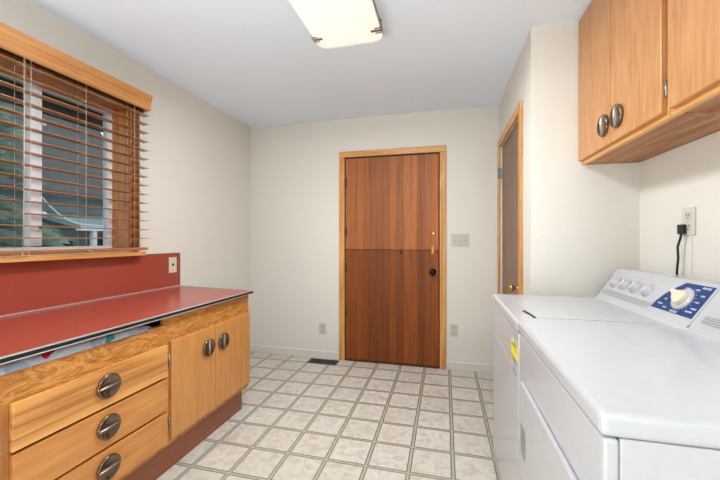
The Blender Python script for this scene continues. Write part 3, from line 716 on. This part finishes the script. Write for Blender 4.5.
for a in (-.046, 0, .046):
    bm = bmesh.new(); prism(bm, [(YB - .0068, 1.197), (YB - .0068, 1.213), (YB - .018, 1.217), (YB - .017, 1.209)], 'X', .135 + a - .005, .135 + a + .005); obj('toggle', bm, M['outw'], t)
    bm = bmesh.new()
    bm.free()
    for dz_ in (.030, -.030):
        bm = bmesh.new(); lathe(bm, [(0, 0), (.0035, 0), (.003, .0014), (0, .0016)], (.135 + a, YB - .0066, 1.205 + dz_), (0, -1, 0), 10); obj('screw', bm, M['chrome'], t)

# black plug with cord
PC = thing('power_cord', (XR - .0085, 1.752, 1.256), 'black plug and cord hanging from right wall outlet behind washing machine', 'power cord')
bm = bmesh.new(); box(bm, XR - .026, XR - .0095, 1.742, 1.776, 1.234, 1.276); obj('plug', bm, M['black'], PC, bevel=.004)
bm = bmesh.new(); tube(bm, [(XR - .019, 1.758, 1.236), (XR - .021, 1.760, 1.215), (XR - .026, 1.768, 1.18), (XR - .024, 1.768, 1.13), (XR - .024, 1.776, 1.08), (XR - .023, 1.782, 1.02), (XR - .022, 1.79, .95), (XR - .022, 1.79, .80)], .0045, 10); obj('cord', bm, M['black'], PC)
bm = bmesh.new(); box(bm, XR - .003, XR - .0003, 1.722, 1.732, .60, 1.228); tag(obj('cable_cover', bm, M['wall'], bevel=.002), 'thin painted cable cover running down right wall below the outlet', 'cable cover')

# floor register
FV = thing('floor_vent', (-1.165, 3.185, 0), 'dark brown metal floor vent in front of back wall left of the door', 'floor vent')
bm = bmesh.new(); x0, x1, y0, y1 = -1.315, -1.018, 3.125, 3.245
box(bm, x0, x1, y0, y0 + .018, 0.0005, .006); box(bm, x0, x1, y1 - .018, y1, .0005, .006); box(bm, x0, x0 + .02, y0 + .018, y1 - .018, .0005, .006); box(bm, x1 - .02, x1, y0 + .018, y1 - .018, .0005, .006)
obj('frame', bm, M['vent'], FV, bevel=.001)
bm = bmesh.new(); box(bm, x0 + .018, x1 - .018, y0 + .016, y1 - .016, .0003, .0015); obj('opening', bm, M['ventbk'], FV)
bm = bmesh.new()
for k in range(13): xx = x0 + .03 + k * .0195; box(bm, xx, xx + .006, y0 + .018, y1 - .018, .002, .0055)
box(bm, x0 + .02, x1 - .02, (y0 + y1) / 2 - .004, (y0 + y1) / 2 + .004, .002, .0055)
obj('grille', bm, M['vent'], FV)

# ------------------------------------------------------------------ outdoors seen through the window
GZ = -.9
def gmat(name, a, b, sc=8, rough=.9):
    m = mat(name, a, rough); nt = m.node_tree; n = [x for x in nt.nodes if x.type == 'TEX_NOISE'][0]; n.inputs['Scale'].default_value = sc
    mx = [x for x in nt.nodes if x.type == 'MIX'][0]; mx.inputs[6].default_value = s2l(a); mx.inputs[7].default_value = s2l(b); return m
lawn = gmat('lawn', (50, 66, 46), (82, 96, 66), 3); bm = bmesh.new()
box(bm, -40, XL - .2, -20, 40, GZ - .1, GZ); struct(obj('ground', bm, lawn))
eave_m = gmat('dark_soffit', (40, 38, 38), (58, 54, 52), 5)
bm = bmesh.new(); prism(bm, [(XL - .2, 2.50), (XL - .2, 2.32), (-3.20, 2.24), (-3.20, 2.36)], 'Y', -2, 6); struct(obj('roof_eave', bm, eave_m))
# neighbour's house with porch
sid = gmat('teal_siding', (104, 124, 126), (126, 144, 146), 2); shg = gmat('dark_shingles', (62, 64, 64), (92, 92, 90), 14); wht = mat('porch_white', (196, 208, 212), .6); dkw = gmat('dark_window', (30, 38, 44), (44, 52, 58), 3)
NH = thing('neighbour_house', (-11.5, 9.2, GZ), 'teal grey house with dark roof and white porch posts seen through window', 'house')
bm = bmesh.new(); box(bm, -15, -11.2, 5.6, 13.2, GZ, 2.55); obj('wall', bm, sid, NH)
bm = bmesh.new(); prism(bm, [(-10.6, 2.45), (-10.6, 2.6), (-13.6, 6.6), (-16.4, 2.6), (-16.4, 2.45), (-13.6, 6.4)], 'Y', 5.2, 10.1); obj('roof', bm, shg, NH)
bm = bmesh.new(); prism(bm, [(-10.6, 2.45), (-10.6, 2.6), (-13.2, 3.3), (-15.6, 2.6), (-15.6, 2.45), (-13.2, 3.15)], 'Y', 10.1, 13.6); obj('wing_roof', bm, shg, NH)
bm = bmesh.new(); prism(bm, [(-10.9, 2.62), (-13.6, 6.25), (-16.2, 2.62)], 'Y', 5.4, 9.9); obj('gable_wall', bm, sid, NH)
bm = bmesh.new(); prism(bm, [(-11.2, 1.9), (-11.2, 2.02), (-9.3, 1.62), (-9.3, 1.50)], 'Y', 6.9, 11.8); obj('porch_roof', bm, sid, NH)
bm = bmesh.new(); box(bm, -9.42, -9.26, 6.9, 11.8, 1.44, 1.56); obj('porch_beam', bm, wht, NH)
for y in (7.3, 8.3, 9.25, 10.2, 11.3):
    bm = bmesh.new(); box(bm, -9.40, -9.28, y - .06, y + .06, GZ, 1.44); obj('porch_post', bm, wht, NH, bevel=.01)
bm = bmesh.new(); box(bm, -9.38, -9.32, 6.9, 11.8, .50, .58)
for k in range(34): y = 6.95 + k * .145; box(bm, -9.37, -9.33, y, y + .05, GZ + .3, .5)
obj('porch_railing', bm, wht, NH)
bm = bmesh.new(); box(bm, -11.24, -11.19, 8.6, 9.6, GZ + .3, 1.25); obj('door', bm, dkw, NH)
bm = bmesh.new(); box(bm, -11.24, -11.19, 7.1, 8.1, .2, 1.2); obj('window', bm, dkw, NH)
# hanging cable
bm = bmesh.new(); pts = []
for k in range(21):
    u = k / 20; pts.append((-6.0 - .25 * u, 3.75 + 2.6 * u, 1.50 + .55 * (1 - min(1, u * 3.2)) ** 2 - .04 * math.sin(math.pi * u)))
tube(bm, pts, .014, 6); tag(obj('overhead_cable', bm, wht), 'white cable sagging outside in front of teal house', 'cable')

def leafmat(name, a, b): return gmat(name, a, b, 6, .8)
def conifer(x, y, h, rad, seed, label, mt, n=1500, zb=GZ, low=.6):
    rnd = random.Random(seed); t = thing('conifer_tree', (x, y, zb), label, 'tree')
    bm = bmesh.new(); tube(bm, [(x, y, zb), (x + .05, y, zb + h * .5), (x, y, zb + h)], [.16, .11, .02], 8); obj('trunk', bm, gmat('bark', (60, 48, 40), (84, 70, 58)), t)
    bm = bmesh.new()
    nb = n // 14
    for i in range(nb):
        f = (i + rnd.random()) / nb; z = zb + low + (h - low) * f; a = rnd.random() * 6.283; L_ = rad * (1 - f) ** .8 * (.7 + .5 * rnd.random())
        d = Vector((math.cos(a), math.sin(a), 0)); sd = Vector((-d.y, d.x, 0))
        base = Vector((x, y, z))
        for k in range(14):
            u = (k + 1) / 14; c = base + d * L_ * u + Vector((0, 0, -.45 * L_ * u * u + .1 * L_ * u))
            s = .10 + .17 * (1 - u * .5)
            for sg in (-1, 1):
                tip = c + (d * .8 + sd * sg * (.6 + .4 * rnd.random()) + Vector((0, 0, -.35 + .3 * rnd.random()))).normalized() * s * 1.7
                wv = Vector((0, 0, 1)) * .03 + d * .045
                v = [bm.verts.new(c - wv), bm.verts.new(c + wv), bm.verts.new((c + tip) / 2 + wv * 1.2), bm.verts.new(tip)]
                bm.faces.new(v)
    obj('foliage', bm, mt, t)
f1 = leafmat('fir_green', (74, 98, 80), (164, 186, 168)); f2 = leafmat('cedar_green', (30, 40, 32), (64, 76, 60))
conifer(-5.9, 2.65, 6.2, 1.5, 1, 'light green feathery conifer close outside, seen through left window pane', f1, 1700, low=.9)
conifer(-17.5, 15.6, 7.4, 1.7, 2, 'tall dark conifer outside, seen through the right window pane', f2, 1500, low=1.6)
conifer(-13.6, 3.3, 9, 2.0, 3, 'dark conifer outside in the distance left of the teal house', f2, 2600)
# pickets of the neighbour's fence, low at left
FN = thing('garden_fence', (-9.0, 3.6, GZ), 'pale blue grey picket fence outside, seen at the bottom of left pane', 'fence')
fm = mat('fence_pale', (150, 172, 176), .7)
bm = bmesh.new(); box(bm, -9.0, -8.96, 2.2, 4.9, 1.02, 1.10); box(bm, -9.0, -8.96, 2.2, 4.9, -.2, -.12); obj('rail', bm, fm, FN)
for k in range(7):
    y = 2.30 + k * .40; bxo('post', (-9.04, -8.93, y, y + .09, GZ, 1.2), fm, FN)
bm = bmesh.new()
for k in range(17): y = 2.35 + k * .145; box(bm, -8.99, -8.97, y, y + .1, GZ, 1.0)
obj('pickets', bm, gmat('fence_fill', (84, 116, 118), (110, 140, 140), 4), FN)
